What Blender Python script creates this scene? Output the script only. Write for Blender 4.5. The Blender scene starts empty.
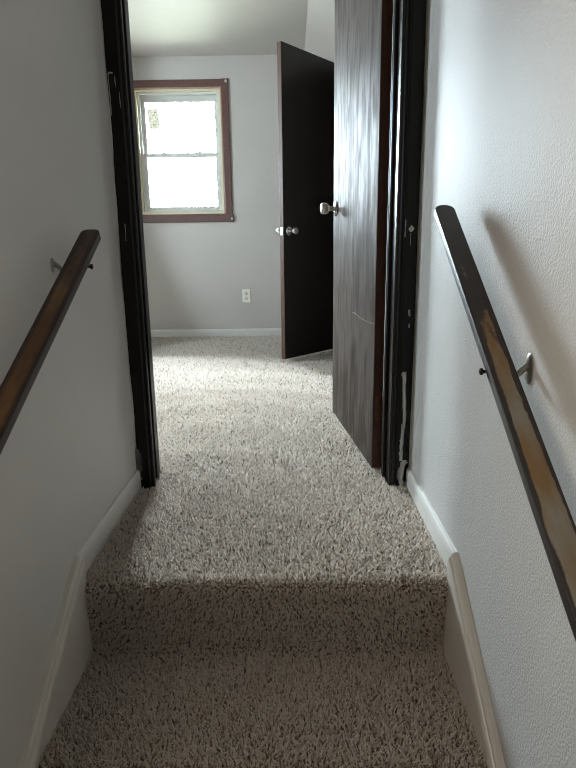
import bpy, bmesh, math, random
import numpy as np
from mathutils import Vector, Matrix
random.seed(7)
C = bpy.context.scene.collection
sc = bpy.context.scene

# ------------------------------------------------------------------ camera
H = 0.75
FPX = 554.4
cam = bpy.data.cameras.new('camera')
cam.sensor_fit = 'VERTICAL'; cam.sensor_height = 24.0
cam.lens = FPX / 768 * 24.0
cam.clip_start = 0.02; cam.clip_end = 200
co = bpy.data.objects.new('camera', cam); C.objects.link(co)
r_ = Vector((0.99990593, 0.00487578, -0.01282044)); u_ = Vector((0.01138954, 0.22568088, 0.9741347)); f_ = Vector((-0.007643, 0.97418908, -0.22560412))
M = Matrix((r_, u_, -f_)).transposed().to_4x4(); M.translation = (0, 0, H)
co.matrix_world = M
sc.camera = co

# ------------------------------------------------------------------ world, lights, exposure
SKY = 76.0
w = bpy.data.worlds.new('world'); sc.world = w; w.use_nodes = True
nt = w.node_tree; nt.nodes.clear()
wo = nt.nodes.new('ShaderNodeOutputWorld'); bg = nt.nodes.new('ShaderNodeBackground')
bg.inputs[0].default_value = (0.77, 0.89, 1.0, 1); bg.inputs[1].default_value = SKY
nt.links.new(bg.outputs[0], wo.inputs[0])

def portal(name, loc, rot, sx, sy):
    l = bpy.data.lights.new(name, 'AREA'); l.shape = 'RECTANGLE'; l.size = sx; l.size_y = sy
    l.cycles.is_portal = True
    o = bpy.data.objects.new(name, l); C.objects.link(o); o.location = loc; o.rotation_euler = rot
portal('daylight_portal_back', (-0.967, 5.50, 1.67), (math.radians(-90), 0, 0), 0.80, 1.10)
portal('daylight_portal_left', (-2.90, 3.55, 1.60), (0, math.radians(-90), 0), .60, .60)
l = bpy.data.lights.new('stairwell_side_fill', 'AREA'); l.shape = 'RECTANGLE'; l.size = 0.7; l.size_y = 0.9  # added warm fill without a fixture, brightens the stairwell walls from the left
l.energy = 3.4; l.color = (1.0, 0.90, 0.77)
o = bpy.data.objects.new('stairwell_side_fill', l); C.objects.link(o); o.location = (-0.50, 0.12, 1.0)
o.rotation_euler = Vector((1.0, -.16, -.12)).to_track_quat('-Z', 'Y').to_euler()

vs = sc.view_settings
sc.display_settings.display_device = 'sRGB'
vs.view_transform = 'Standard'; vs.look = 'None'; vs.gamma = 1.0; vs.use_curve_mapping = False
vs.exposure = 1.95
try:
    sc.cycles.use_denoising = True
    sc.cycles.pixel_filter_type = 'BOX'; sc.cycles.filter_width = 1.0
    sc.cycles.max_bounces = 10; sc.cycles.diffuse_bounces = 7; sc.cycles.glossy_bounces = 5
    sc.cycles.transparent_max_bounces = 12
    sc.cycles.caustics_reflective = False; sc.cycles.caustics_refractive = False
    sc.cycles.sample_clamp_indirect = 6.0
except Exception:
    pass

# ------------------------------------------------------------------ helpers
def tag(o, label=None, cat=None, group=None, kind=None):
    if label: o['label'] = label
    if cat: o['category'] = cat
    if group: o['group'] = group
    if kind: o['kind'] = kind
    return o

def obj(name, bm, mat, parent=None, loc=None, smooth=False):
    me = bpy.data.meshes.new(name)
    bmesh.ops.recalc_face_normals(bm, faces=bm.faces)
    if smooth:
        for f in bm.faces: f.smooth = True
    bm.to_mesh(me); bm.free()
    o = bpy.data.objects.new(name, me); C.objects.link(o)
    if mat: me.materials.append(mat)
    if parent: o.parent = parent
    if loc: o.location = loc
    if smooth:
        try: me.set_sharp_from_angle(angle=math.radians(40))
        except Exception: pass
    return o

def empty(name, loc, rz=0):
    o = bpy.data.objects.new(name, None); C.objects.link(o)
    o.location = loc; o.rotation_euler = (0, 0, rz); o.empty_display_size = 0.1
    return o

def BM(): return bmesh.new()

def box(bm, x0, x1, y0, y1, z0, z1, bev=0, seg=2):
    vs_ = [bm.verts.new(p) for p in [(x0,y0,z0),(x1,y0,z0),(x1,y1,z0),(x0,y1,z0),(x0,y0,z1),(x1,y0,z1),(x1,y1,z1),(x0,y1,z1)]]
    fs = [bm.faces.new([vs_[i] for i in q]) for q in [(0,3,2,1),(4,5,6,7),(0,1,5,4),(1,2,6,5),(2,3,7,6),(3,0,4,7)]]
    if bev:
        es = list({e for f in fs for e in f.edges})
        bmesh.ops.bevel(bm, geom=es, offset=bev, segments=seg, profile=0.5, affect='EDGES')
    return bm

def prism(bm, prof, path0, path1, U, V):
    """extrude a closed 2D profile (u,v) from path0 to path1 with axes U, V"""
    a = []; b = []
    for (p, lst) in ((Vector(path0), a), (Vector(path1), b)):
        for (uu, vv) in prof: lst.append(bm.verts.new(p + Vector(U)*uu + Vector(V)*vv))
    n = len(prof)
    for i in range(n): bm.faces.new((a[i], a[(i+1) % n], b[(i+1) % n], b[i]))
    bm.faces.new(a[::-1]); bm.faces.new(b)
    return bm

def lathe(bm, prof, n=32, mtx=None):
    """prof list of (r, z) revolved about z"""
    rings = []
    for (r, z) in prof:
        if r < 1e-6: rings.append([bm.verts.new((0, 0, z))])
        else: rings.append([bm.verts.new((r*math.cos(2*math.pi*i/n), r*math.sin(2*math.pi*i/n), z)) for i in range(n)])
    for A, B in zip(rings, rings[1:]):
        for i in range(n):
            a0 = A[i % len(A)]; a1 = A[(i+1) % len(A)]; b0 = B[i % len(B)]; b1 = B[(i+1) % len(B)]
            q = []
            for v in (a0, a1, b1, b0):
                if v not in q: q.append(v)
            if len(q) >= 3: bm.faces.new(q)
    if mtx is not None:
        allv = [v for R in rings for v in R]
        bmesh.ops.transform(bm, matrix=mtx, verts=allv)
    return bm

def tube(bm, pts, rad, n=10):
    pts = [Vector(p) for p in pts]
    rads = rad if isinstance(rad, (list, tuple)) else [rad]*len(pts)
    rings = []
    up = None
    for i, p in enumerate(pts):
        t = (pts[min(i+1, len(pts)-1)] - pts[max(i-1, 0)]).normalized()
        if up is None:
            up = Vector((0, 0, 1)) if abs(t.z) < .9 else Vector((1, 0, 0))
        a = t.cross(up).normalized(); b = t.cross(a).normalized(); up = b.cross(t) if False else up
        rings.append([bm.verts.new(p + (a*math.cos(2*math.pi*k/n) + b*math.sin(2*math.pi*k/n))*rads[i]) for k in range(n)])
    for A, B in zip(rings, rings[1:]):
        for k in range(n): bm.faces.new((A[k], A[(k+1) % n], B[(k+1) % n], B[k]))
    bm.faces.new(rings[0][::-1]); bm.faces.new(rings[-1])
    return bm

# ------------------------------------------------------------------ materials
def mat(name):
    m = bpy.data.materials.new(name); m.use_nodes = True
    n = m.node_tree; p = n.nodes['Principled BSDF']
    return m, n, p
def N(n, t, **kw):
    x = n.nodes.new(t)
    for k, v in kw.items(): setattr(x, k, v)
    return x
def simple(name, col, rough=.5, metal=0, spec=.5):
    m, n, p = mat(name)
    p.inputs['Base Color'].default_value = (*col, 1); p.inputs['Roughness'].default_value = rough
    p.inputs['Metallic'].default_value = metal; p.inputs['Specular IOR Level'].default_value = spec
    return m
def noise(n, scale, detail=4, vec=None, rough=.5):
    x = N(n, 'ShaderNodeTexNoise'); x.inputs['Scale'].default_value = scale; x.inputs['Detail'].default_value = detail
    x.inputs['Roughness'].default_value = rough
    if vec is not None: n.links.new(vec, x.inputs['Vector'])
    return x
def ramp(n, fac, stops):
    x = N(n, 'ShaderNodeValToRGB'); e = x.color_ramp.elements
    while len(e) < len(stops): e.new(.5)
    for i, (p_, c) in enumerate(stops):
        e[i].position = p_; e[i].color = (*c, 1) if len(c) == 3 else c
    n.links.new(fac, x.inputs[0]); return x
def mapping(n, scale=(1, 1, 1), out='Object', rot=(0, 0, 0)):
    tc = N(n, 'ShaderNodeTexCoord'); mp = N(n, 'ShaderNodeMapping')
    mp.inputs['Scale'].default_value = scale; mp.inputs['Rotation'].default_value = rot
    n.links.new(tc.outputs[out], mp.inputs[0]); return mp.outputs[0]
def bump(n, p, h, strength=.2, dist=.002, prev=None):
    b = N(n, 'ShaderNodeBump'); b.inputs['Strength'].default_value = strength; b.inputs['Distance'].default_value = dist
    n.links.new(h, b.inputs['Height'])
    if prev is not None: n.links.new(prev, b.inputs['Normal'])
    n.links.new(b.outputs[0], p.inputs['Normal']); return b.outputs[0]

def paint(name, col, rough, peel=.25, peel_scale=170, spec=.5, broad=.3):
    m, n, p = mat(name)
    v = mapping(n)
    big = noise(n, 1.6, 3, v)
    rp = ramp(n, big.outputs[0], [(.35, tuple(c*.96 for c in col)), (.65, tuple(min(1, c*1.03) for c in col))])
    n.links.new(rp.outputs[0], p.inputs['Base Color'])
    p.inputs['Roughness'].default_value = rough; p.inputs['Specular IOR Level'].default_value = spec
    wav = noise(n, 7, 3, v); b1 = bump(n, p, wav.outputs[0], broad, .01)
    fine = noise(n, peel_scale, 2, v)
    bump(n, p, fine.outputs[0], peel, .002, b1)
    return m
M_wall_room = paint('grey_wall_paint', (.475, .445, .415), .55, .12, 90)
M_wall_left = paint('stair_wall_paint', (.60, .575, .545), .45, .10, 110, .35)
M_wall_right = paint('glossy_stair_wall_paint', (.475, .46, .44), .52, .65, 230, .031, .30)
M_ceil = paint('ceiling_paint', (.46, .425, .38), .6, .1, 90)
M_trimwhite = paint('white_trim_paint', (.62, .605, .57), .35, .1, 60)
M_skirt = paint('skirt_board_paint', (.60, .565, .51), .30, .15, 60)
M_vinyl = simple('white_vinyl', (.56, .56, .52), .7, 0, .1)
M_cream = paint('cream_paint', (.60, .54, .40), .7, .1, 60, .1)
M_plate = simple('ivory_plastic', (.78, .76, .68), .35)
M_slot = simple('outlet_slot_black', (.02, .02, .02), .6)
M_nickel = simple('satin_nickel', (.62, .60, .57), .22, 1.0)
M_bracket = simple('worn_bracket_metal', (.36, .34, .31), .28, 1.0)
M_darkbr = simple('dark_bracket_metal', (.03, .022, .02), .35, .6)
M_brass = simple('tarnished_brass', (.20, .11, .06), .5, 1.0)
M_putty = paint('old_white_paint', (.45, .45, .44), .5, .3, 80)
M_subfloor = simple('subfloor', (.25, .2, .15), .8)

def wood(name, dark, light, rough=.35, stretch=(9, 9, .7), contrast=(.35, .65), spec=.5, bstr=.2, wear=None, bd=.001):
    m, n, p = mat(name)
    v = mapping(n, stretch)
    a = noise(n, 9, 8, v, .65)
    rp = ramp(n, a.outputs[0], [(contrast[0], dark), (contrast[1], light)])
    last = rp.outputs[0]
    n.links.new(last, p.inputs['Base Color'])
    p.inputs['Roughness'].default_value = rough; p.inputs['Specular IOR Level'].default_value = spec
    bump(n, p, a.outputs[0], bstr, bd)
    return m, n, p, a, rp
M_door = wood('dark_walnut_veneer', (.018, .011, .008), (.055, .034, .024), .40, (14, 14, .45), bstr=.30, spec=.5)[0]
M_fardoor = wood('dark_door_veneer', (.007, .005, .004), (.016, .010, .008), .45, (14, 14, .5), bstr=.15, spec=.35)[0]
M_edge = wood('raw_door_edge', (.045, .016, .009), (.085, .032, .018), .5, (10, 10, .8))[0]
M_edge2 = wood('brown_door_edge', (.060, .026, .013), (.105, .048, .026), .5, (10, 10, .8))[0]
M_casing = wood('black_brown_casing', (.006, .005, .005), (.010, .008, .007), .30, (12, 12, .5), bstr=.03, spec=.22)[0]
M_jamb = wood('dark_red_jamb', (.008, .005, .004), (.013, .008, .006), .33, (12, 12, .5), bstr=.03, spec=.25)[0]
M_wincase = wood('maroon_window_casing', (.085, .040, .034), (.125, .062, .052), .4, (6, 6, 6), bstr=.1)[0]
M_winedge = simple('tan_window_edge', (.32, .20, .14), .45)

# landing door: oak-style cathedral grain, pores rough and dull, smooth wood glossy
def door_veneer():
    m, n, p = mat('glossy_oak_grain_veneer')
    v = mapping(n, (1, 1, 1))
    wv = N(n, 'ShaderNodeTexWave'); wv.wave_type = 'RINGS'; wv.rings_direction = 'X'
    mp = N(n, 'ShaderNodeMapping'); mp.inputs['Scale'].default_value = (3.0, 9.0, .55); mp.inputs['Location'].default_value = (.3, -3.1, -.55)
    n.links.new(v, mp.inputs[0]); n.links.new(mp.outputs[0], wv.inputs['Vector'])
    wv.inputs['Scale'].default_value = 6; wv.inputs['Distortion'].default_value = 6; wv.inputs['Detail'].default_value = 4; wv.inputs['Detail Scale'].default_value = 1.2
    mp2 = N(n, 'ShaderNodeMapping'); mp2.inputs['Scale'].default_value = (48, 260, 8)
    n.links.new(v, mp2.inputs[0])
    pores = noise(n, 1, 5, mp2.outputs[0], .7)
    mp3 = N(n, 'ShaderNodeMapping'); mp3.inputs['Scale'].default_value = (22, 30, 1.3)
    n.links.new(v, mp3.inputs[0])
    streak = noise(n, 1, 4, mp3.outputs[0], .6)
    mx = N(n, 'ShaderNodeMath', operation='MULTIPLY'); n.links.new(wv.outputs['Fac'], mx.inputs[0]); n.links.new(pores.outputs[0], mx.inputs[1])
    ad = N(n, 'ShaderNodeMath', operation='ADD'); n.links.new(mx.outputs[0], ad.inputs[0]); n.links.new(streak.outputs[0], ad.inputs[1])
    rp = ramp(n, ad.outputs[0], [(.30, (.045, .034, .028)), (.60, (.066, .052, .044)), (.95, (.095, .078, .068))])
    n.links.new(rp.outputs[0], p.inputs['Base Color'])
    rr = N(n, 'ShaderNodeMapRange'); rr.inputs['To Min'].default_value = .62; rr.inputs['To Max'].default_value = .50
    rr.inputs['From Min'].default_value = .3; rr.inputs['From Max'].default_value = .9
    n.links.new(ad.outputs[0], rr.inputs['Value']); n.links.new(rr.outputs[0], p.inputs['Roughness'])
    sr = N(n, 'ShaderNodeMapRange'); sr.inputs['From Min'].default_value = .42; sr.inputs['From Max'].default_value = .60
    sr.inputs['To Min'].default_value = .003; sr.inputs['To Max'].default_value = .017
    n.links.new(pores.outputs[0], sr.inputs['Value']); n.links.new(sr.outputs[0], p.inputs['Specular IOR Level'])
    b = bump(n, p, pores.outputs[0], .25, .0006)
    bump(n, p, mx.outputs[0], .25, .0008, b)
    return m
M_veneer = door_veneer()

def rail_mat(name, dark, worn1, worn2, y_lo, y_hi, sharp):
    """stained rail whose finish is rubbed off lower down; object x across, y along"""
    m, n, p = mat(name)
    tc = N(n, 'ShaderNodeTexCoord'); sp = N(n, 'ShaderNodeSeparateXYZ'); n.links.new(tc.outputs['Object'], sp.inputs[0])
    mr = N(n, 'ShaderNodeMapRange'); mr.inputs['From Min'].default_value = y_hi; mr.inputs['From Max'].default_value = y_lo; mr.inputs['To Min'].default_value = -.28; mr.inputs['To Max'].default_value = .45; mr.clamp = True
    n.links.new(sp.outputs['Y'], mr.inputs['Value'])
    v = mapping(n, (60, 9, 60)); v2 = mapping(n, (1, .35, 1)); 
    nz = noise(n, 34, 6, v2, .65)
    sub = N(n, 'ShaderNodeMath', operation='ADD'); n.links.new(mr.outputs[0], sub.inputs[0]); n.links.new(nz.outputs[0], sub.inputs[1])
    # less wear at the rounded side edges
    ab = N(n, 'ShaderNodeMath', operation='ABSOLUTE'); n.links.new(sp.outputs['X'], ab.inputs[0])
    er = N(n, 'ShaderNodeMapRange'); er.inputs['From Min'].default_value = .009; er.inputs['From Max'].default_value = .021; er.inputs['To Max'].default_value = .75
    n.links.new(ab.outputs[0], er.inputs['Value'])
    s2 = N(n, 'ShaderNodeMath', operation='SUBTRACT'); n.links.new(sub.outputs[0], s2.inputs[0]); n.links.new(er.outputs[0], s2.inputs[1])
    wr = ramp(n, s2.outputs[0], [(.5-sharp, (0, 0, 0)), (.5+sharp, (1, 1, 1))])
    g = noise(n, 6, 6, v, .6); dk = ramp(n, g.outputs[0], [(.3, tuple(c*.6 for c in dark)), (.7, tuple(c*1.4 for c in dark))])
    g2 = noise(n, 14, 4, v2, .6); wn = ramp(n, g2.outputs[0], [(.42, worn1), (.6, worn2)])
    mx = N(n, 'ShaderNodeMix', data_type='RGBA'); n.links.new(wr.outputs[0], mx.inputs['Factor'])
    n.links.new(dk.outputs[0], mx.inputs['A']); n.links.new(wn.outputs[0], mx.inputs['B'])
    n.links.new(mx.outputs['Result'], p.inputs['Base Color'])
    p.inputs['Roughness'].default_value = .42
    bump(n, p, g.outputs[0], .12, .001)
    return m
M_rail_L = rail_mat('amber_worn_rail', (.030, .014, .010), (.17, .075, .026), (.29, .15, .05), .85, 1.55, .34)
M_rail_R = rail_mat('scraped_dark_rail', (.022, .016, .014), (.17, .10, .04), (.19, .178, .145), .75, 1.42, .05)

def glass_mat():
    m = bpy.data.materials.new('window_glass'); m.use_nodes = True; n = m.node_tree; n.nodes.clear()
    o = N(n, 'ShaderNodeOutputMaterial'); t = N(n, 'ShaderNodeBsdfTransparent'); g = N(n, 'ShaderNodeBsdfGlossy')
    g.inputs['Roughness'].default_value = .02; t.inputs[0].default_value = (.96, .98, .97, 1)
    mx = N(n, 'ShaderNodeMixShader'); fr = N(n, 'ShaderNodeFresnel'); fr.inputs[0].default_value = 1.3
    n.links.new(fr.outputs[0], mx.inputs[0]); n.links.new(t.outputs[0], mx.inputs[1]); n.links.new(g.outputs[0], mx.inputs[2])
    n.links.new(mx.outputs[0], o.inputs[0]); return m
M_glass = glass_mat()

def carpet_mat(name, fib):
    m, n, p = mat(name)
    if fib:
        at = N(n, 'ShaderNodeAttribute', attribute_name='fibre_tone')
        rp = ramp(n, at.outputs['Fac'], [(0, (.20, .155, .125)), (.18, (.64, .565, .50)), (.5, (.90, .83, .76)), (1, (.98, .94, .89))])
    else:
        v = mapping(n); a = noise(n, 220, 3, v)
        rp = ramp(n, a.outputs[0], [(.35, (.12, .09, .07)), (.65, (.34, .29, .24))])
        bump(n, p, a.outputs[0], .6, .004)
    n.links.new(rp.outputs[0], p.inputs['Base Color'])
    p.inputs['Roughness'].default_value = .9; p.inputs['Specular IOR Level'].default_value = .15
    if fib:   # yarn lets some light through
        tr = N(n, 'ShaderNodeBsdfTranslucent'); n.links.new(rp.outputs[0], tr.inputs[0])
        mx = N(n, 'ShaderNodeMixShader'); mx.inputs[0].default_value = .55
        n.links.new(p.outputs[0], mx.inputs[1]); n.links.new(tr.outputs[0], mx.inputs[2])
        n.links.new(mx.outputs[0], n.nodes['Material Output'].inputs[0])
    return m
M_carpet_base = carpet_mat('carpet_backing', False)
M_carpet_pile = carpet_mat('carpet_fibre', True)

# ------------------------------------------------------------------ setting
XL, XR = -0.521, 0.386          # stairwell wall faces
YJ = 1.743                      # stair side of the doorway wall
YW = 1.868                      # room side of the doorway wall
YF = 5.30                       # room back wall
ZC = 2.44
RX0, RX1 = -2.70, 0.48          # room left / right wall faces
DX0, DX1 = -0.477, 0.319        # door opening between jamb faces
YN = 1.172; RISE = .195; RUN = .315; NS = 13
ZL = -RISE*NS; YB = -4.2

def struct(name, bm, m, label, cat, smooth=False):
    return tag(obj(name, bm, m, smooth=smooth), label, cat, kind='structure')

def stair_profile():
    P = [(YF, 0)]
    pts = [(YF, 0.0)]
    r = .016
    y = YN; z = 0.0
    for i in range(NS):
        # rounded nosing then riser then cove at tread
        for k in range(5):
            a = math.pi/2*k/4
            pts.append((y + r - r*math.sin(a), z - r + r*math.cos(a)))
        z2 = z - RISE
        for k in range(4):
            a = math.pi/2*k/3
            pts.append((y + .012 - .022*(1-math.cos(a)) - .002, z2 + .02*(1 - math.sin(a))))
        z = z2; y -= RUN
        if i == NS-1: break
    pts.append((YB, z))
    return [(a, b-.008) for a, b in pts]
PROF = stair_profile()

# floor of room + landing slab; stairs
bm = BM(); box(bm, RX0-.1, RX1+.9, YW, YF+.1, -.12, -.008)
struct('floor', bm, M_carpet_base, 'carpeted bedroom floor beyond the doorway', 'floor')
bm = BM()
sp = [p for p in PROF if p[0] < YF-.01]
poly = [(YW, -.008)] + sp + [(YB, ZL-.12), (-2.6, ZL-.12), (YN+.1, -.32), (YW, -.32)]
prism(bm, poly, (XL-.05, 0, 0), (XR+.05, 0, 0), (0, 1, 0), (0, 0, 1))
bmesh.ops.triangulate(bm, faces=[f for f in bm.faces if len(f.verts) > 4])
struct('floor_stairs', bm, M_carpet_base, 'carpeted landing and steps going down towards the viewer', 'stairs')

bm = BM(); box(bm, XL-.12, XL, YB, YW, ZL-.1, ZC); struct('wall_left', bm, M_wall_left, 'shaded grey stairwell wall behind the amber handrail', 'wall')
bm = BM(); box(bm, XR, XR+.12, YB, YJ+.001, ZL-.1, ZC); struct('wall_right', bm, M_wall_right, 'shiny textured pale stairwell wall behind the scraped handrail', 'wall')
bm = BM(); box(bm, XL, XR, YB-.1, YB, ZL-.1, ZC); struct('wall_stair_foot', bm, M_wall_left, 'wall at the foot of the stairs', 'wall')
# doorway wall with opening
bm = BM()
box(bm, RX0-.1, XL-.12, YJ, YW, -.1, ZC)
box(bm, XL-.0, DX0-.02, YJ, YW, -.1, ZC)
box(bm, DX1+.02, RX1+.9, YJ, YW, -.1, ZC)
box(bm, DX0-.02, DX1+.02, YJ, YW, 2.06, ZC)
struct('wall_doorway', bm, M_wall_room, 'wall holding the dark doorway frame', 'wall')
# back wall with window opening
WX0, WX1, WZ0, WZ1 = -1.368, -0.590, 1.135, 2.195
bm = BM()
box(bm, RX0-.1, WX0, YF, YF+.16, -.1, ZC+.1); box(bm, WX1, RX1+.9, YF, YF+.16, -.1, ZC+.1)
box(bm, WX0, WX1, YF, YF+.16, -.1, WZ0); box(bm, WX0, WX1, YF, YF+.16, WZ1, ZC+.1)
struct('wall_back', bm, M_wall_room, 'light grey bedroom back wall around the window', 'wall')
# room left wall with a second window
bm = BM(); LY0, LY1, LZ0, LZ1 = 3.29, 3.81, 1.34, 1.88
box(bm, RX0-.14, RX0, YW, LY0, -.1, ZC); box(bm, RX0-.14, RX0, LY1, YF, -.1, ZC)
box(bm, RX0-.14, RX0, LY0, LY1, -.1, LZ0); box(bm, RX0-.14, RX0, LY0, LY1, LZ1, ZC)
struct('wall_room_left', bm, M_wall_room, 'bedroom side wall left of the doorway', 'wall')
# room right wall with the closet doorway
CY0, CY1 = 3.79, 4.56
bm = BM()
box(bm, RX1, RX1+.11, YW, CY0, -.1, 2.26); box(bm, RX1, RX1+.11, CY1, YF, -.1, 2.26); box(bm, RX1, RX1+.11, CY0, CY1, 2.08, 2.26)
struct('wall_room_right', bm, M_wall_room, 'bedroom wall behind the two dark doors', 'wall')
bm = BM(); box(bm, RX1+.8, RX1+.9, YW, YF, -.1, 2.2); struct('wall_closet', bm, M_wall_room, 'inner wall of the closet behind the far door', 'wall')
# ceilings
SX = .137
bm = BM()
box(bm, RX0-.14, SX, YW, YF, ZC, ZC+.12)
box(bm, XL-.12, XR+.12, YB-.1, YW, ZC, ZC+.12)
box(bm, RX0-.14, XL-.12, YJ, YW, ZC, ZC+.12); box(bm, XR+.12, RX1+.9, YJ, YW, ZC, ZC+.12)
struct('ceiling', bm, M_ceil, 'flat off-white bedroom ceiling', 'ceiling')
bm = BM()
sl = math.tan(math.radians(28))
prism(bm, [(SX, ZC), (SX, ZC+.12), (RX1+.92, ZC+.12 - (RX1+.92-SX)*sl), (RX1+.92, ZC - (RX1+.92-SX)*sl)], (0, YW, 0), (0, YF, 0), (1, 0, 0), (0, 0, 1))
struct('ceiling_slope', bm, M_ceil, 'sloping part of the bedroom ceiling above the far door', 'ceiling')

# baseboards
def base_prof(h, t): return [(0, -.012), (t, -.012), (t, h*.72), (t*.8, h*.88), (t*.45, h*.98), (0, h)]
bm = BM(); prism(bm, base_prof(.072, .012), (RX0, YF, 0), (RX1, YF, 0), (0, -1, 0), (0, 0, 1))
struct('baseboard_back', bm, M_trimwhite, 'thin white baseboard under the bedroom window wall', 'baseboard')
bm = BM(); prism(bm, base_prof(.064, .012), (XL, YN+.010, 0), (XL, YJ-.012, 0), (1, 0, 0), (0, 0, 1))
struct('baseboard_left', bm, M_trimwhite, 'short white baseboard on the left of the landing', 'baseboard')
bm = BM(); prism(bm, base_prof(.064, .012), (XR, YN+.010, 0), (XR, YJ-.012, 0), (-1, 0, 0), (0, 0, 1))
struct('baseboard_right', bm, M_trimwhite, 'short white baseboard on the right of the landing', 'baseboard')
bm = BM(); prism(bm, base_prof(.072, .012), (RX0, YW+.0, 0), (RX0, YF-.012, 0), (1, 0, 0), (0, 0, 1))
struct('baseboard_room', bm, M_trimwhite, 'white baseboard along the bedroom side wall', 'baseboard')

# stair skirt boards: moulded upper edge, sloping with the stairs, square upper end
ZS = .70
def skirt(name, side, z_at, label):
    s = 1 if side < 0 else -1
    x = XL if side < 0 else XR
    prof = [(0, 0), (.011, -.002), (.0155, -.006), (.0165, -.0105), (.0190, -.0115), (.0215, -.014), (.0235, -.019), (.0240, -.027), (.0240, -.34), (0, -.34)]
    y1 = YN + .012; y0 = -2.4
    a = []; b = []; bm = BM()
    for (uu, vv) in prof:
        k = vv/math.cos(math.atan(ZS)) if vv > -.3 else -.42
        a.append(bm.verts.new((x + s*uu, y1, max(z_at + ZS*(y1-1.14) + k, -.34))))
        b.append(bm.verts.new((x + s*uu, y0, z_at + ZS*(y0-1.14) + k)))
    n = len(prof)
    for i in range(n): bm.faces.new((a[i], a[(i+1) % n], b[(i+1) % n], b[i]))
    bm.faces.new(a); bm.faces.new(b[::-1])
    return struct(name, bm, M_skirt, label, 'skirt board')
skirt('trim_1', -1, .035, 'cream painted skirt board sloping down the left side of the stairs')
sk = skirt('trim_2', 1, .035, 'chipped cream skirt board sloping down the right side of the stairs')

def patch(name, outline, origin, U, V, Nrm, m, parent=None, th=.0008):
    bm = BM(); o3 = Vector(origin); U = Vector(U); V = Vector(V); Nn = Vector(Nrm)
    a = [bm.verts.new(o3 + U*p[0] + V*p[1] - Nn*.0004) for p in outline]; b = [bm.verts.new(o3 + U*p[0] + V*p[1] + Nn*th) for p in outline]
    n = len(a)
    for i in range(n): bm.faces.new((a[i], a[(i+1) % n], b[(i+1) % n], b[i]))
    fa = bm.faces.new(a[::-1]); fb = bm.faces.new(b)
    bmesh.ops.triangulate(bm, faces=[fa, fb])
    return obj(name, bm, m, parent)
def rough_strip(h, w, n=26, seed=1, jag=.5, taper=False):
    rnd = random.Random(seed); L = []; R = []
    for i in range(n+1):
        t = i/n; z = h*t
        ww = w*(1 - jag*rnd.random()) * ((1-t)*.8+.2 if taper else 1)
        c = w*.25*math.sin(t*5+seed) + rnd.uniform(-.1, .1)*w
        L.append((c-ww/2, z)); R.append((c+ww/2, z))
    return L + R[::-1]

# ------------------------------------------------------------------ doorway frame
fr = tag(empty('door_frame', ((DX0+DX1)/2, YJ, 0)), 'worn black-brown casing and jamb around the landing doorway', 'door frame', kind='structure')
fx = (DX0+DX1)/2
def part(name, bm, m, root, smooth=False):
    bmesh.ops.translate(bm, verts=bm.verts, vec=-Vector(root.location))
    return obj(name, bm, m, root, smooth=smooth)
def casing_prof(w):   # u from outer edge to inner edge, v = out from the wall
    return [(0, 0), (0, .013), (.003, .0155), (w-.018, .0155), (w-.013, .0125), (w-.010, .0125), (w-.007, .0155), (w-.003, .015), (w, .011), (w, 0)]
def casing_prof_left(w):
    return [(0, 0), (0, .013), (.003, .0155), (w-.016, .0155), (w-.011, .012), (w-.003, .0115), (w, .009), (w, 0)]
bm = BM(); WL = .0570; prism(bm, casing_prof_left(WL), (XL+.0005, YJ, -.012), (XL+.0005, YJ, 2.11), (1, 0, 0), (0, -1, 0))
cl = part('casing', bm, M_casing, fr)
bm = BM(); WR = .0565; prism(bm, casing_prof(WR), (XR-.0005, YJ, -.012), (XR-.0005, YJ, 2.11), (-1, 0, 0), (0, -1, 0))
cr = part('casing', bm, M_casing, fr)
bm = BM(); box(bm, XL+.004, XR-.0005, YJ-.0155, YJ, 2.075, 2.14, .003); part('head_casing', bm, M_casing, fr)
# jamb boards, rounded inner edge
bm = BM(); box(bm, DX0-.02, DX0, YJ-.006, YW, -.012, 2.06, .003); part('jamb', bm, M_jamb, fr)
bm = BM(); box(bm, DX1, DX1+.02, YJ-.006, YW, -.012, 2.06, .003); part('jamb', bm, M_jamb, fr)
bm = BM(); box(bm, DX0, DX1, YJ-.004, YW, 2.04, 2.06, .002); part('head_jamb', bm, M_jamb, fr)
# stops
bm = BM(); box(bm, DX0, DX0+.007, YW-.037-.034, YW-.038, -.012, 2.04, .002); part('door_stop', bm, M_jamb, fr)
bm = BM(); box(bm, DX1-.011, DX1, YW-.037-.034, YW-.038, -.012, 2.04, .002); part('door_stop', bm, M_jamb, fr)
# room side casings
bm = BM(); box(bm, DX0-.072, DX0-.006, YW, YW+.015, -.012, 2.11, .003); part('room_casing', bm, M_casing, fr)
bm = BM(); box(bm, DX1+.006, DX1+.072, YW, YW+.015, -.012, 2.11, .003); part('room_casing', bm, M_casing, fr)
# strike plate on the left jamb
bm = BM(); box(bm, DX0, DX0+.0015, YW-.035, YW-.008, .90, .96); part('strike_plate', bm, M_nickel, fr)
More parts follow.
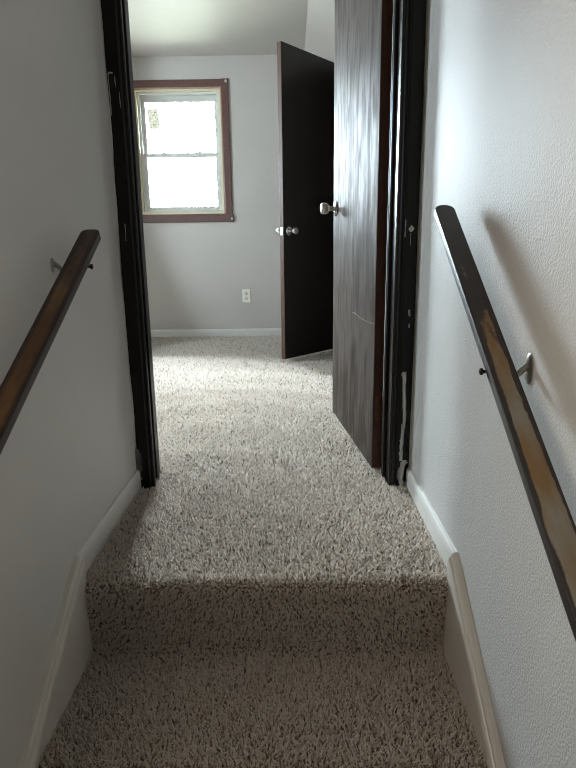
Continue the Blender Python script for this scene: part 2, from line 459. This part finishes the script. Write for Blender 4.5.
# old paint and filler on the casings
def cpatch(outline, x, z, m=M_putty):
    o = patch('paint_mark', outline, (x-fx, -.0155, z), (1, 0, 0), (0, 0, 1), (0, -1, 0), m, fr); return o
cpatch([(-.008, 0), (-.003, .007), (.001, .012), (.006, .006), (.010, .002), (.006, -.005), (.001, -.009), (-.005, -.006)], .3620, .823)
cpatch(rough_strip(.035, .0018, 8, 3), .3612, .776)
cpatch(rough_strip(.30, .0145, 34, 5, .45), .3575, .085)
cpatch(rough_strip(.088, .026, 22, 9, .6), .3620, .0)
cpatch(rough_strip(.05, .0022, 10, 4), .345, .80)
cpatch(rough_strip(.02, .006, 5, 14), .365, .562)
cpatch(rough_strip(.014, .004, 5, 15), .3665, .525)
cpatch(rough_strip(.11, .0022, 12, 6), -.512, 1.15)
cpatch([(0, 0), (.003, .002), (.012, .001), (.014, .004), (.004, .006), (0, .004)], -.512, 1.258)
cpatch(rough_strip(.028, .0018, 6, 8), -.494, 1.225)
cpatch(rough_strip(.05, .0016, 8, 10), -.497, .80)
cpatch(rough_strip(.04, .0012, 8, 12), -.484, 1.17)
# wall paint slopped over the edge of the left casing
rn = random.Random(4); ol = []
for i in range(61):
    z = .03 + 1.62*i/60
    wv = .0030 + .0020*math.sin(z*7)+.0010*math.sin(z*23+1) + rn.uniform(0, .0012)
    ol.append((wv, z))
ol = [(0, .03)] + ol + [(0, 1.65)]
cpatch(ol, XL+.0005, 0, M_wall_left)
cpatch([(0, .03)] + [(.014 + random.Random(i*7).uniform(-.010, .007), .03 + .0045*i) for i in range(24)] + [(0, .138)], XL+.0005, 0, M_putty)
rn = random.Random(5); ol = []
for i in range(41):
    z = .05 + 1.60*i/40
    ol.append((-(.0012 + .001*math.sin(z*9) + rn.uniform(0, .001)), z))
cpatch([(0, .05)] + ol + [(0, 1.65)], XR-.001, 0, M_wall_left)

# ------------------------------------------------------------------ doors
def knob(root, x, z, side, y):
    """door knob on a door face; local door frame: x along leaf, y normal; side=+1/-1 outward along y"""
    k = BM()
    mt = Matrix.Translation((x, y, z)) @ Matrix.Rotation(-side*math.pi/2, 4, 'X')
    lathe(k, [(0, 0), (.031, 0), (.0325, .002), (.031, .005), (.024, .008), (.013, .010), (0, .010)], 36, mt)
    rose = obj('doorknob', k, M_nickel, root, smooth=True)
    k = BM()
    lathe(k, [(0, .008), (.0105, .008), (.0095, .020), (.0105, .030), (.019, .036), (.0235, .043), (.0255, .053), (.0250, .062), (.0215, .067), (.012, .069), (0, .069)], 36, mt)
    obj('knob_grip', k, M_nickel, rose, smooth=True)
    return rose
def hinge(root, z, x=0.0, y=0.0):
    # knuckle barrel at the pivot and a leaf let into the hinge edge of the door
    k = BM(); lathe(k, [(0, -.045), (.0045, -.045), (.0055, -.043), (.0055, .043), (.0045, .045), (0, .045)], 16, Matrix.Translation((x-.004, y-.041, z)))
    h = obj('hinge', k, M_brass, root, smooth=True)
    k = BM(); box(k, -.0012, .0008, -.035, -.008, z-.044, z+.044, .0004, 1)
    for dz in (-.028, 0, .028):
        lathe(k, [(0, 0), (.0036, 0), (.003, .001), (0, .0012)], 12, Matrix.Translation((-.0012, -.022 if dz == 0 else -.014, z+dz)) @ Matrix.Rotation(-math.pi/2, 4, 'Y'))
    obj('hinge_leaf', k, M_brass, h)
    return h

def door(name, pivot, ang, width, z0, z1, m_face, m_edge, label, knob_z, knob_inset=.062):
    """local: pivot at origin, leaf along +x, thickness from y=-.035 to 0"""
    rt = tag(empty(name, (pivot[0], pivot[1], 0), ang), label, 'door', kind='structure')
    T = .035
    bm = BM(); box(bm, .0, width, -T, 0, z0, z1, .0012, 1)
    leaf = obj('door_leaf', bm, m_face, rt); leaf.data.materials.append(m_edge)
    for p in leaf.data.polygons:
        if abs(p.normal.x) > .9 or abs(p.normal.z) > .9: p.material_index = 1
    knob(rt, width-knob_inset, knob_z, -1, -T)
    knob(rt, width-knob_inset, knob_z, 1, 0)
    bm = BM(); box(bm, width-.001, width+.0012, -T/2-.012, -T/2+.012, knob_z-.028, knob_z+.028)
    obj('latch_plate', bm, M_nickel, rt)
    for hz in (.225, 1.82): hinge(rt, hz)
    return rt, leaf
# landing door. free end direction (-.11,.994)
fd = Vector((.195-.281, 2.62-1.862)); a1 = math.atan2(fd.y, fd.x)
# rotation: local +x -> free direction, local +y -> left of it = (-x); visible face is the left one => thickness must lie to the right
def door_right(name, corner, ang, width, z0, z1, m_face, m_edge, label, knob_z, knob_inset=.062, hz=(.24, 1.82), label_face=None):
    """corner = hinge-end corner of the visible left-hand/front face; thickness goes to local -y"""
    return door(name, corner, ang, width, z0, z1, m_face, m_edge, label, knob_z, knob_inset)
d1, leaf1 = door_right('door_1', (.281, 1.872), a1, .755, .004, 2.03, M_veneer, M_edge, 'grey-sheened wood veneer door standing open at the landing doorway', .950)
# far door: visible face normal (.76,-.65): leaf from free end (-.047,4.088) to hinge; local +x from hinge to free => direction (-.65,-.76); +y = left of it = (.76,-.65) visible face
fdir = Vector((-.655, -.7556)); a2 = math.atan2(fdir.y, fdir.x)
free = Vector((-.048, 3.957)); W2 = .76; piv = free - fdir*W2
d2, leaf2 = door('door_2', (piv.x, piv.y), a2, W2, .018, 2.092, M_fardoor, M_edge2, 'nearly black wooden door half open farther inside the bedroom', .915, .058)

# scratches on the landing door
def dpatch(outline, x, z, m):
    return patch('scratch', outline, (x, 0, z), (1, 0, 0), (0, 0, 1), (0, 1, 0), m, d1, .0003)
M_scr = simple('pale_scratch', (.17, .14, .12), .5); M_gouge = simple('dark_gouge', (.01, .007, .005), .7)
dpatch([(.0, 0), (.12, -.0035), (.21, -.001), (.30, .009), (.34, .006), (.34, .008), (.30, .0110), (.21, .0008), (.12, -.002), (0, .0015)], .005, .520, M_scr)
dpatch(rough_strip(.045, .0028, 8, 2), .33, .500, M_gouge)
dpatch(rough_strip(.020, .0030, 5, 3), .26, .395, M_gouge)

# closet doorway jamb for far door
bm = BM(); box(bm, RX1-.002, RX1+.112, CY1-.02, CY1, 0, 2.08, .002); box(bm, RX1-.002, RX1+.112, CY0, CY0+.02, 0, 2.08, .002); box(bm, RX1-.002, RX1+.112, CY0+.02, CY1-.02, 2.06, 2.08)
struct('trim_3', bm, M_jamb, 'dark jamb of the closet doorway behind the far door', 'door frame')

# ------------------------------------------------------------------ window
def window(name, root_loc, ang, w2, z0, z1, label, chips):
    """local: x across (centre 0), y = 0 the room face of the wall, +y outwards; z world"""
    rt = tag(empty(name, root_loc, ang), label, 'window', kind='structure')
    cw = .062; x0, x1 = -w2, w2
    # brown casing
    bm = BM()
    for (a, b, c, d) in ((x0-cw, x0+.003, z0-.006, z1+cw), (x1-.003, x1+cw, z0-.006, z1+cw)):
        box(bm, a, b, -.016, 0, c, d, .004)
    box(bm, x0+.003, x1-.003, -.0155, 0, z1-.003, z1+cw-.004, .004)
    obj('window_casing', bm, M_wincase, rt)
    bm = BM(); box(bm, x0-cw-.008, x1+cw+.008, -.024, 0, z0-.075, z0-.004, .004); obj('window_sill', bm, M_wincase, rt)
    # tan inner edge + cream jamb liner
    t = .012
    bm = BM()
    box(bm, x0, x0+t, -.012, .012, z0, z1); box(bm, x1-t, x1, -.012, .012, z0, z1); box(bm, x0+t, x1-t, -.012, .012, z1-t, z1)
    obj('inner_stop', bm, M_winedge, rt)
    bm = BM(); t2 = .026
    box(bm, x0, x0+t2, .012, .15, z0, z1, .001, 1); box(bm, x1-t2, x1, .012, .15, z0, z1, .001, 1); box(bm, x0+t2, x1-t2, .012, .15, z1-t2, z1, .001, 1); box(bm, x0+t, x1-t, -.010, .15, z0-.004, z0+.022, .002, 1)
    obj('jamb_liner', bm, M_cream, rt)
    a0, a1_, b0, b1 = x0+t2, x1-t2, z0+.022, z1-t2
    # vinyl outer frame
    bm = BM(); f = .018
    box(bm, a0, a0+f, .045, .13, b0, b1, .002, 1); box(bm, a1_-f, a1_, .045, .13, b0, b1, .002, 1); box(bm, a0+f, a1_-f, .045, .13, b1-f, b1, .002, 1); box(bm, a0+f, a1_-f, .045, .13, b0, b0+f*.6, .002, 1)
    obj('window_frame', bm, M_vinyl, rt)
    c0, c1, e0, e1 = a0+f, a1_-f, b0+f*.6, b1-f
    mid = (e0+e1)/2 - .012
    def sash(y0, y1, za, zb, low):
        bm = BM(); s = .033
        sb = .034 if low else .030; stt = .034 if low else .050
        if not low: sb = .036
        box(bm, c0, c0+s, y0, y1, za, zb, .003, 1); box(bm, c1-s, c1, y0, y1, za, zb, .003, 1)
        box(bm, c0+s, c1-s, y0, y1, za, za+sb, .003, 1); box(bm, c0+s, c1-s, y0, y1, zb-stt, zb, .003, 1)
        so = obj('window_sash', bm, M_vinyl, rt)
        bm = BM(); ym = (y0+y1)/2; box(bm, c0+s-.003, c1-s+.003, ym-.002, ym+.002, za+sb-.003, zb-stt+.003); obj('window_pane', bm, M_glass, so)
        return so, (c0+s, c1-s, za+sb, zb-stt)
    lo, lg = sash(.052, .082, e0, mid+.018, True)
    up, ug = sash(.088, .118, mid-.020, e1, False)
    for sx in (-.16, .16):
        bm = BM(); box(bm, sx-.022, sx+.022, .056, .080, mid+.0185, mid+.025, .002, 1)
        lathe(bm, [(0, 0), (.010, 0), (.010, .007), (.006, .010), (0, .010)], 16, Matrix.Translation((sx, .068, mid+.025)))
        box(bm, sx-.003, sx+.024, .064, .072, mid+.030, mid+.035, .001, 1)
        obj('sash_lock', bm, M_vinyl, lo)
    if chips:
        for (x, z, s_, sd) in ((x1+cw-.020, z1+cw-.020, .024, 3), (x1+cw-.006, z0-.048, .020, 6)):
            rr = random.Random(sd); pts = [(s_*.6*math.cos(t_)*rr.uniform(.55, 1), s_*.75*math.sin(t_)*rr.uniform(.55, 1)) for t_ in [i*math.pi*2/11 for i in range(11)]]
            patch('paint_mark', pts, (x, -.0165 if sd == 3 else -.0245, z), (1, 0, 0), (0, 0, 1), (0, -1, 0), M_putty, rt)
    return rt, lg, ug
WC = (WX0+WX1)/2
w1, lg, ug = window('window_1', (WC, YF, 0), 0, (WX1-WX0)/2, WZ0, WZ1, 'maroon-trimmed double-hung window glaring white in the bedroom back wall', True)
w2, _, _ = window('window_2', (RX0, (LY0+LY1)/2, 0), math.pi/2, (LY1-LY0)/2, LZ0, LZ1, 'window in the bedroom side wall outside the photo', False)

def translucent(name, col, kind='ShaderNodeBsdfTransparent'):
    m = bpy.data.materials.new(name); m.use_nodes = True; n = m.node_tree; n.nodes.clear()
    o = N(n, 'ShaderNodeOutputMaterial'); t = N(n, kind); t.inputs[0].default_value = (*col, 1)
    n.links.new(t.outputs[0], o.inputs[0]); return m
# sticker on the upper pane
st = tag(empty('window_sticker', (-1.222, YF+.0990, 1.965)), 'faded rectangular label stuck on the upper window pane', 'sticker')
bm = BM(); bm.faces.new([bm.verts.new(p) for p in ((-.048, 0, -.085), (.048, 0, -.085), (.048, 0, .085), (-.048, 0, .085))]); sp_ = obj('label_sheet', bm, translucent('translucent_label_paper', (.0125, .0112, .0086), 'ShaderNodeBsdfTranslucent'), st)
bm = BM()
rnd = random.Random(3)
for i in range(8):
    z = .07 - i*.0195; x = -.04
    while x < .036:
        wd = rnd.uniform(.006, .022); box(bm, x, min(x+wd, .041), -.0004, -0.0002, z-.0035, z+.0035); x += wd + rnd.uniform(.003, .007)
obj('printed_lines', bm, translucent('faded_print', (.87, .86, .85)), st)
st.rotation_euler = (0, math.radians(-5), 0)

# ------------------------------------------------------------------ wall outlet
ot = tag(empty('wall_outlet', (-.424, YF, .384)), 'ivory duplex wall outlet below and right of the window', 'outlet')
bm = BM(); box(bm, -.039, .039, -.006, .0, -.062, .062, .004); obj('cover_plate', bm, M_plate, ot)
for dz in (-.0235, .0235):
    bm = BM(); lathe(bm, [(0, 0), (.0185, 0), (.0185, .0018), (.0175, .0025), (0, .0025)], 28, Matrix.Translation((0, -.006, dz)) @ Matrix.Rotation(math.pi/2, 4, 'X'))
    so = obj('socket', bm, simple('socket_plastic', (.60, .56, .47), .4), ot)
    bm = BM(); box(bm, -.0085, -.0055, -.0092, -.0084, dz-.003, dz+.009); box(bm, .0055, .0085, -.0092, -.0084, dz-.002, dz+.008)
    lathe(bm, [(0, 0), (.0035, 0), (.0035, .0006), (0, .0006)], 12, Matrix.Translation((0, -.0086, dz-.009)) @ Matrix.Rotation(math.pi/2, 4, 'X'))
    obj('socket_slots', bm, M_slot, so)
bm = BM(); lathe(bm, [(0, 0), (.003, 0), (.0025, .0012), (0, .0014)], 12, Matrix.Translation((0, -.006, 0)) @ Matrix.Rotation(math.pi/2, 4, 'X')); obj('screw', bm, M_nickel, ot)

# ------------------------------------------------------------------ handrails
def handrail(label, xc, ytop, ztop, deg, width, thick, m, wall_x, bracket_ys, endr, ps=1.0):
    th = math.radians(deg); Lr = 2.9
    # local rail frame: x across, y down->up along the slope with 0 at stair-plane y, built then rotated
    rt = tag(empty('handrail', (xc, ytop, ztop)), label, 'handrail')
    bm = BM()
    hw = width/2; out = []
    for k in range(11):
        a = math.pi/2*k/10; out.append((hw-endr+endr*math.sin(a) if False else hw - endr + endr*math.cos(a), -endr + endr*math.sin(a)))
    top = out + [(-x, y) for x, y in out[::-1]]
    plan = top + [(-hw, -Lr), (hw, -Lr)]
    a = [bm.verts.new((x, y, 0)) for x, y in plan]; b = [bm.verts.new((x, y, -thick)) for x, y in plan]
    n = len(plan)
    for i in range(n): bm.faces.new((a[i], b[i], b[(i+1) % n], a[(i+1) % n]))
    fa = bm.faces.new(a); fb = bm.faces.new(b[::-1])
    es = list(fa.edges) + list(fb.edges)
    bmesh.ops.bevel(bm, geom=es, offset=.0045, segments=4, profile=.5, affect='EDGES')
    # subdivide origin so the texture's y equals distance up the slope from the camera's foot
    off = ytop/math.cos(th)
    bmesh.ops.translate(bm, verts=bm.verts, vec=(0, off, 0))
    rl = obj('rail', bm, m, rt, smooth=True)
    rl.matrix_local = Matrix.Rotation(th, 4, 'X') @ Matrix.Translation((0, -off, 0))
    s = 1 if wall_x > xc else -1
    for (by, mw) in bracket_ys:
        zt = (by-ytop)*math.tan(th)            # top of the rail there, local
        zb_ = zt - thick/math.cos(th)
        wx = wall_x - xc; yl = by-ytop
        bm = BM()
        # oval wall plate
        mt = Matrix.Translation((wx, yl, zb_+.0)) @ Matrix.Rotation(-s*math.pi/2, 4, 'Y') @ Matrix.Diagonal((1.5*ps, .85*ps, 1, 1))
        lathe(bm, [(0, 0), (.017, 0), (.017, .002), (.014, .004), (.006, .006), (0, .006)], 28, mt)
        plate = obj('handrail_bracket', bm, mw, rt, smooth=True)
        bm = BM()
        tube(bm, [(wx - s*.004, yl, zb_+.004), (wx-s*.012, yl, zb_-.002), (wx-s*.022, yl, zb_-.012), (wx - s*.032, yl, zb_-.014), (wx-s*.045, yl, zb_-.010), (0, yl, zb_-.004)], [.0055, .0055, .005, .0048, .0048, .0055], 12)
        obj('bracket_arm', bm, mw, plate, smooth=True)
        bm = BM(); box(bm, -.006, .006, -.030, .030, -.0028, 0, .001, 1)
        sd = obj('bracket_saddle', bm, mw, plate); sd.matrix_local = Matrix.Translation((0, yl, zb_-.0002)) @ Matrix.Rotation(th, 4, 'X')
        # cross bolt with a round head past the open side
        bm = BM(); tube(bm, [(0, yl, zb_-.004), (-s*(hw+.004), yl, zb_-.004)], .0028, 10)
        lathe(bm, [(0, 0), (.0055, 0), (.0062, .002), (.0055, .004), (.002, .0055), (0, .0055)], 16, Matrix.Translation((-s*(hw+.003), yl, zb_-.004)) @ Matrix.Rotation(-s*math.pi/2, 4, 'Y'))
        obj('bolt', bm, M_darkbr, plate, smooth=True)
    return rt
RLh = handrail('amber-brown wooden handrail on the shaded left stairwell wall', -.4615, 1.33, .815, 31.4, .043, .018, M_rail_L, XL, [(1.235, M_bracket), (.15, M_bracket), (-.8, M_bracket)], .015, .62)
RRh = handrail('scraped dark wooden handrail on the bright right stairwell wall', .3335, 1.265, .853, 35.0, .0415, .017, M_rail_R, XR, [(.885, M_bracket), (-.1, M_bracket), (-.9, M_bracket)], .0190)

# ------------------------------------------------------------------ outside
bm = BM(); box(bm, -40, 40, YF+1.5, 70, -3.3, -3.2); struct('ground', bm, simple('winter_grass', (.05, .05, .035), .9), 'pale yard outside the window', 'ground')
M_bark = simple('grey_bark', (.0024, .0021, .0016), .9)
def tree(x, y, hgt, seed, label):
    rnd = random.Random(seed); bm = BM()
    def br(p, d, L, r, dep):
        pts = [p]; q = Vector(p); dd = Vector(d)
        nseg = 5
        for i in range(nseg):
            dd = (dd + Vector((rnd.uniform(-.16, .16), rnd.uniform(-.16, .16), rnd.uniform(-.05, .12)))).normalized()
            q = q + dd*(L/nseg); pts.append(q.copy())
        tube(bm, pts, [r*(1-.55*i/nseg) for i in range(nseg+1)], 5 if dep else 8)
        if dep >= 3: return
        nb = 5 if dep == 0 else (4 if dep < 3 else 3)
        for k in range(nb):
            i = rnd.randint(2, nseg); a = rnd.uniform(0, 6.28); sp = rnd.uniform(.45, .9)
            nd = (dd + Vector((math.cos(a)*sp, math.sin(a)*sp, rnd.uniform(.0, .4)))).normalized()
            br(pts[i], nd, L*rnd.uniform(.55, .75), r*.55, dep+1)
    br(Vector((0, 0, 0)), Vector((rnd.uniform(-.1, .1), 0, 1)), hgt*.42, hgt*.009, 0)
    return tag(obj('bare_tree', bm, M_bark, loc=(x, y, -3.2)), label, 'tree', 'bare trees outside the window')
tree(-3.1, 17.5, 12.0, 3, 'bare tree seen faintly through the right half of the window')
tree(-5.4, 24.5, 15.0, 8, 'bare tree seen faintly through the left half of the window')

# ------------------------------------------------------------------ carpet pile
def carpet():
    rng = np.random.default_rng(11)
    V = []; F = []; T = []; base = 0
    prof = np.array(PROF)
    seg = np.diff(prof, axis=0); sl_ = np.hypot(seg[:, 0], seg[:, 1]); cum = np.r_[0, np.cumsum(sl_)]
    tang = seg/sl_[:, None]
    # outward normal: path goes towards -y then -z; normal = rotate tangent
    nrm = np.c_[-tang[:, 1]*1.0, tang[:, 0]]  # (y,z)
    nrm = np.c_[tang[:, 1], -tang[:, 0]]
    def emit(P, Nn, hh, rr, lean, detail, pull=None):
        nonlocal base
        n = len(P)
        ht = hh*rng.uniform(.45, 1.3, n)[:, None]
        L1 = rng.normal(0, 1, (n, 3)); L1 -= (L1*Nn).sum(1)[:, None]*Nn
        L1 /= np.linalg.norm(L1, axis=1)[:, None] + 1e-9
        L2 = rng.normal(0, 1, (n, 3)); L2 -= (L2*Nn).sum(1)[:, None]*Nn
        L2 /= np.linalg.norm(L2, axis=1)[:, None] + 1e-9
        la = rng.uniform(.2, 1, n)[:, None]*lean
        tone = np.clip(rng.beta(2.2, 1.6, n) - (rng.random(n) < .05)*.5, 0, 1)
        if pull is not None:
            dd = np.linalg.norm(pull, axis=1)[:, None]; ht = ht*np.clip(1.2 - .75*dd/.007, .35, 1.3)
        mid = P + Nn*ht*.6 + L1*ht*la*.6
        tip = P + Nn*ht*1.0 + L1*ht*la*.9 + L2*ht*la*.8
        if pull is not None: mid = mid + pull*.35; tip = tip + pull*.5
        ang = rng.uniform(0, 2*np.pi, n)
        X = L1; Y = np.cross(Nn, L1)
        r = rr*rng.uniform(.75, 1.25, n)[:, None]
        def ring(c, s):
            return [c + (X*np.cos(ang+k*2.0944)[:, None] + Y*np.sin(ang+k*2.0944)[:, None])*r*s for k in range(3)]
        if detail:
            R0 = ring(P - Nn*.001, .8); R1 = ring(mid, 1.1); R2 = ring(tip, .75)
            vv = np.stack(R0+R1+R2+[tip + Nn*r*.6], 1)       # n,10,3
            q = [(0, 1, 4), (0, 4, 3), (1, 2, 5), (1, 5, 4), (2, 0, 3), (2, 3, 5), (3, 4, 7), (3, 7, 6), (4, 5, 8), (4, 8, 7), (5, 3, 6), (5, 6, 8), (6, 7, 9), (7, 8, 9), (8, 6, 9)]
            m_ = 10
        else:
            R0 = ring(P - Nn*.001, 1.0); R1 = ring(tip, .7)
            vv = np.stack(R0+R1, 1); m_ = 6
            q = [(0, 1, 4), (0, 4, 3), (1, 2, 5), (1, 5, 4), (2, 0, 3), (2, 3, 5), (3, 4, 5)]
        idx = (np.arange(n)*m_)[:, None, None] + np.array(q)[None] + base
        V.append(vv.reshape(-1, 3)); F.append(idx.reshape(-1, 3)); T.append(np.repeat(tone, m_)); base += n*m_
    def along(y_from, y_to, x0, x1, spacing, hh, rr, lean, detail, mask=None, clump=.0100):
        # stretch of the profile between two y values
        i0 = np.interp(-y_from, -prof[:, 0], cum) if True else 0
        s0 = np.interp(-y_from, -prof[:, 0], cum); s1 = np.interp(-y_to, -prof[:, 0], cum)
        n = int((s1-s0)*(x1-x0)/spacing**2)
        nx = int((x1-x0)/spacing); ny = int((s1-s0)/spacing)
        gx, gs = np.meshgrid((np.arange(nx)+.5)/nx*(x1-x0)+x0, (np.arange(ny)+.5)/ny*(s1-s0)+s0)
        gx = gx.ravel() + rng.uniform(-.5, .5, gx.size)*spacing; s = gs.ravel() + rng.uniform(-.5, .5, gs.size)*spacing
        gx = np.clip(gx, x0, x1)
        k = np.clip(np.searchsorted(cum, s)-1, 0, len(sl_)-1)
        t = (s-cum[k])[:, None]
        yz = prof[k] + tang[k]*t
        P = np.c_[gx, yz]; Nn = np.c_[np.zeros(len(gx)), nrm[k]]
        # tufts gather into clumps: pull each tip towards its nearest clump centre
        cs = clump; ci = np.floor(gx/cs).astype(int); cj = np.floor(s/cs).astype(int); best = np.full(len(gx), 1e9); bx = np.zeros(len(gx)); bs = np.zeros(len(gx))
        for di in (-1, 0, 1):
            for dj in (-1, 0, 1):
                a_ = ci+di; b_ = cj+dj
                h1 = np.modf(np.abs(np.sin(a_*12.9898+b_*78.233)*43758.5453))[0]; h2 = np.modf(np.abs(np.sin(a_*39.346+b_*11.135)*24634.6345))[0]
                px = (a_+h1)*cs; ps_ = (b_+h2)*cs; d_ = (px-gx)**2 + (ps_-s)**2; m_ = d_ < best
                best[m_] = d_[m_]; bx[m_] = px[m_]; bs[m_] = ps_[m_]
        pull = np.c_[bx-gx, tang[k]*(bs-s)[:, None]]
        if mask is not None:
            mk = mask(P); P = P[mk]; Nn = Nn[mk]; pull = pull[mk]
        # gentle undulation of the pile, like brush marks
        und = 1 + .22*np.sin(P[:, 1]*17 + 2*np.sin(P[:, 0]*5)) * (P[:, 1] > 1.9)
        emit(P, Nn, hh*und[:, None], rr, lean, detail, pull)
    def doorway(P):
        inj = (P[:, 1] > YJ-.02) & (P[:, 1] < YW+.02)
        return ~(inj & ((P[:, 0] < DX0+.004) | (P[:, 0] > DX1-.004)))
    along(2.0, .45, XL+.012, XR-.012, .0036, .0125, .0016, .70, True, lambda P: doorway(P) & (P[:, 1] < YW+.015))
    along(.45, -.6, XL+.025, XR-.025, .008, .0125, .003, .75, False)
    room = lambda P: (P[:, 1] > YW+.015)
    along(3.1, YW, -1.25, .46, .0060, .0135, .0023, .8, True, room)
    along(YF-.012, 3.1, -1.9, .46, .0085, .0145, .0034, .8, False, room)
    along(3.1, YW, -2.68, -1.25, .013, .0145, .005, .8, False, room)
    along(YF-.012, 3.1, -2.68, -1.9, .013, .0145, .005, .8, False, room)
    V = np.concatenate(V).astype(np.float32); F = np.concatenate(F).astype(np.int32); T = np.concatenate(T).astype(np.float32)
    me = bpy.data.meshes.new('carpet_pile')
    me.vertices.add(len(V)); me.vertices.foreach_set('co', V.ravel())
    me.loops.add(len(F)*3); me.loops.foreach_set('vertex_index', F.ravel())
    me.polygons.add(len(F)); me.polygons.foreach_set('loop_start', np.arange(0, len(F)*3, 3, dtype=np.int32))
    me.update(calc_edges=True)
    a = me.attributes.new('fibre_tone', 'FLOAT', 'POINT'); a.data.foreach_set('value', T)
    me.materials.append(M_carpet_pile)
    o = bpy.data.objects.new('carpet_pile', me); C.objects.link(o)
    print('carpet tris', len(F))
    tag(o, 'flecked beige-grey carpet pile covering the steps, landing and bedroom floor', 'carpet', kind='stuff')
carpet()
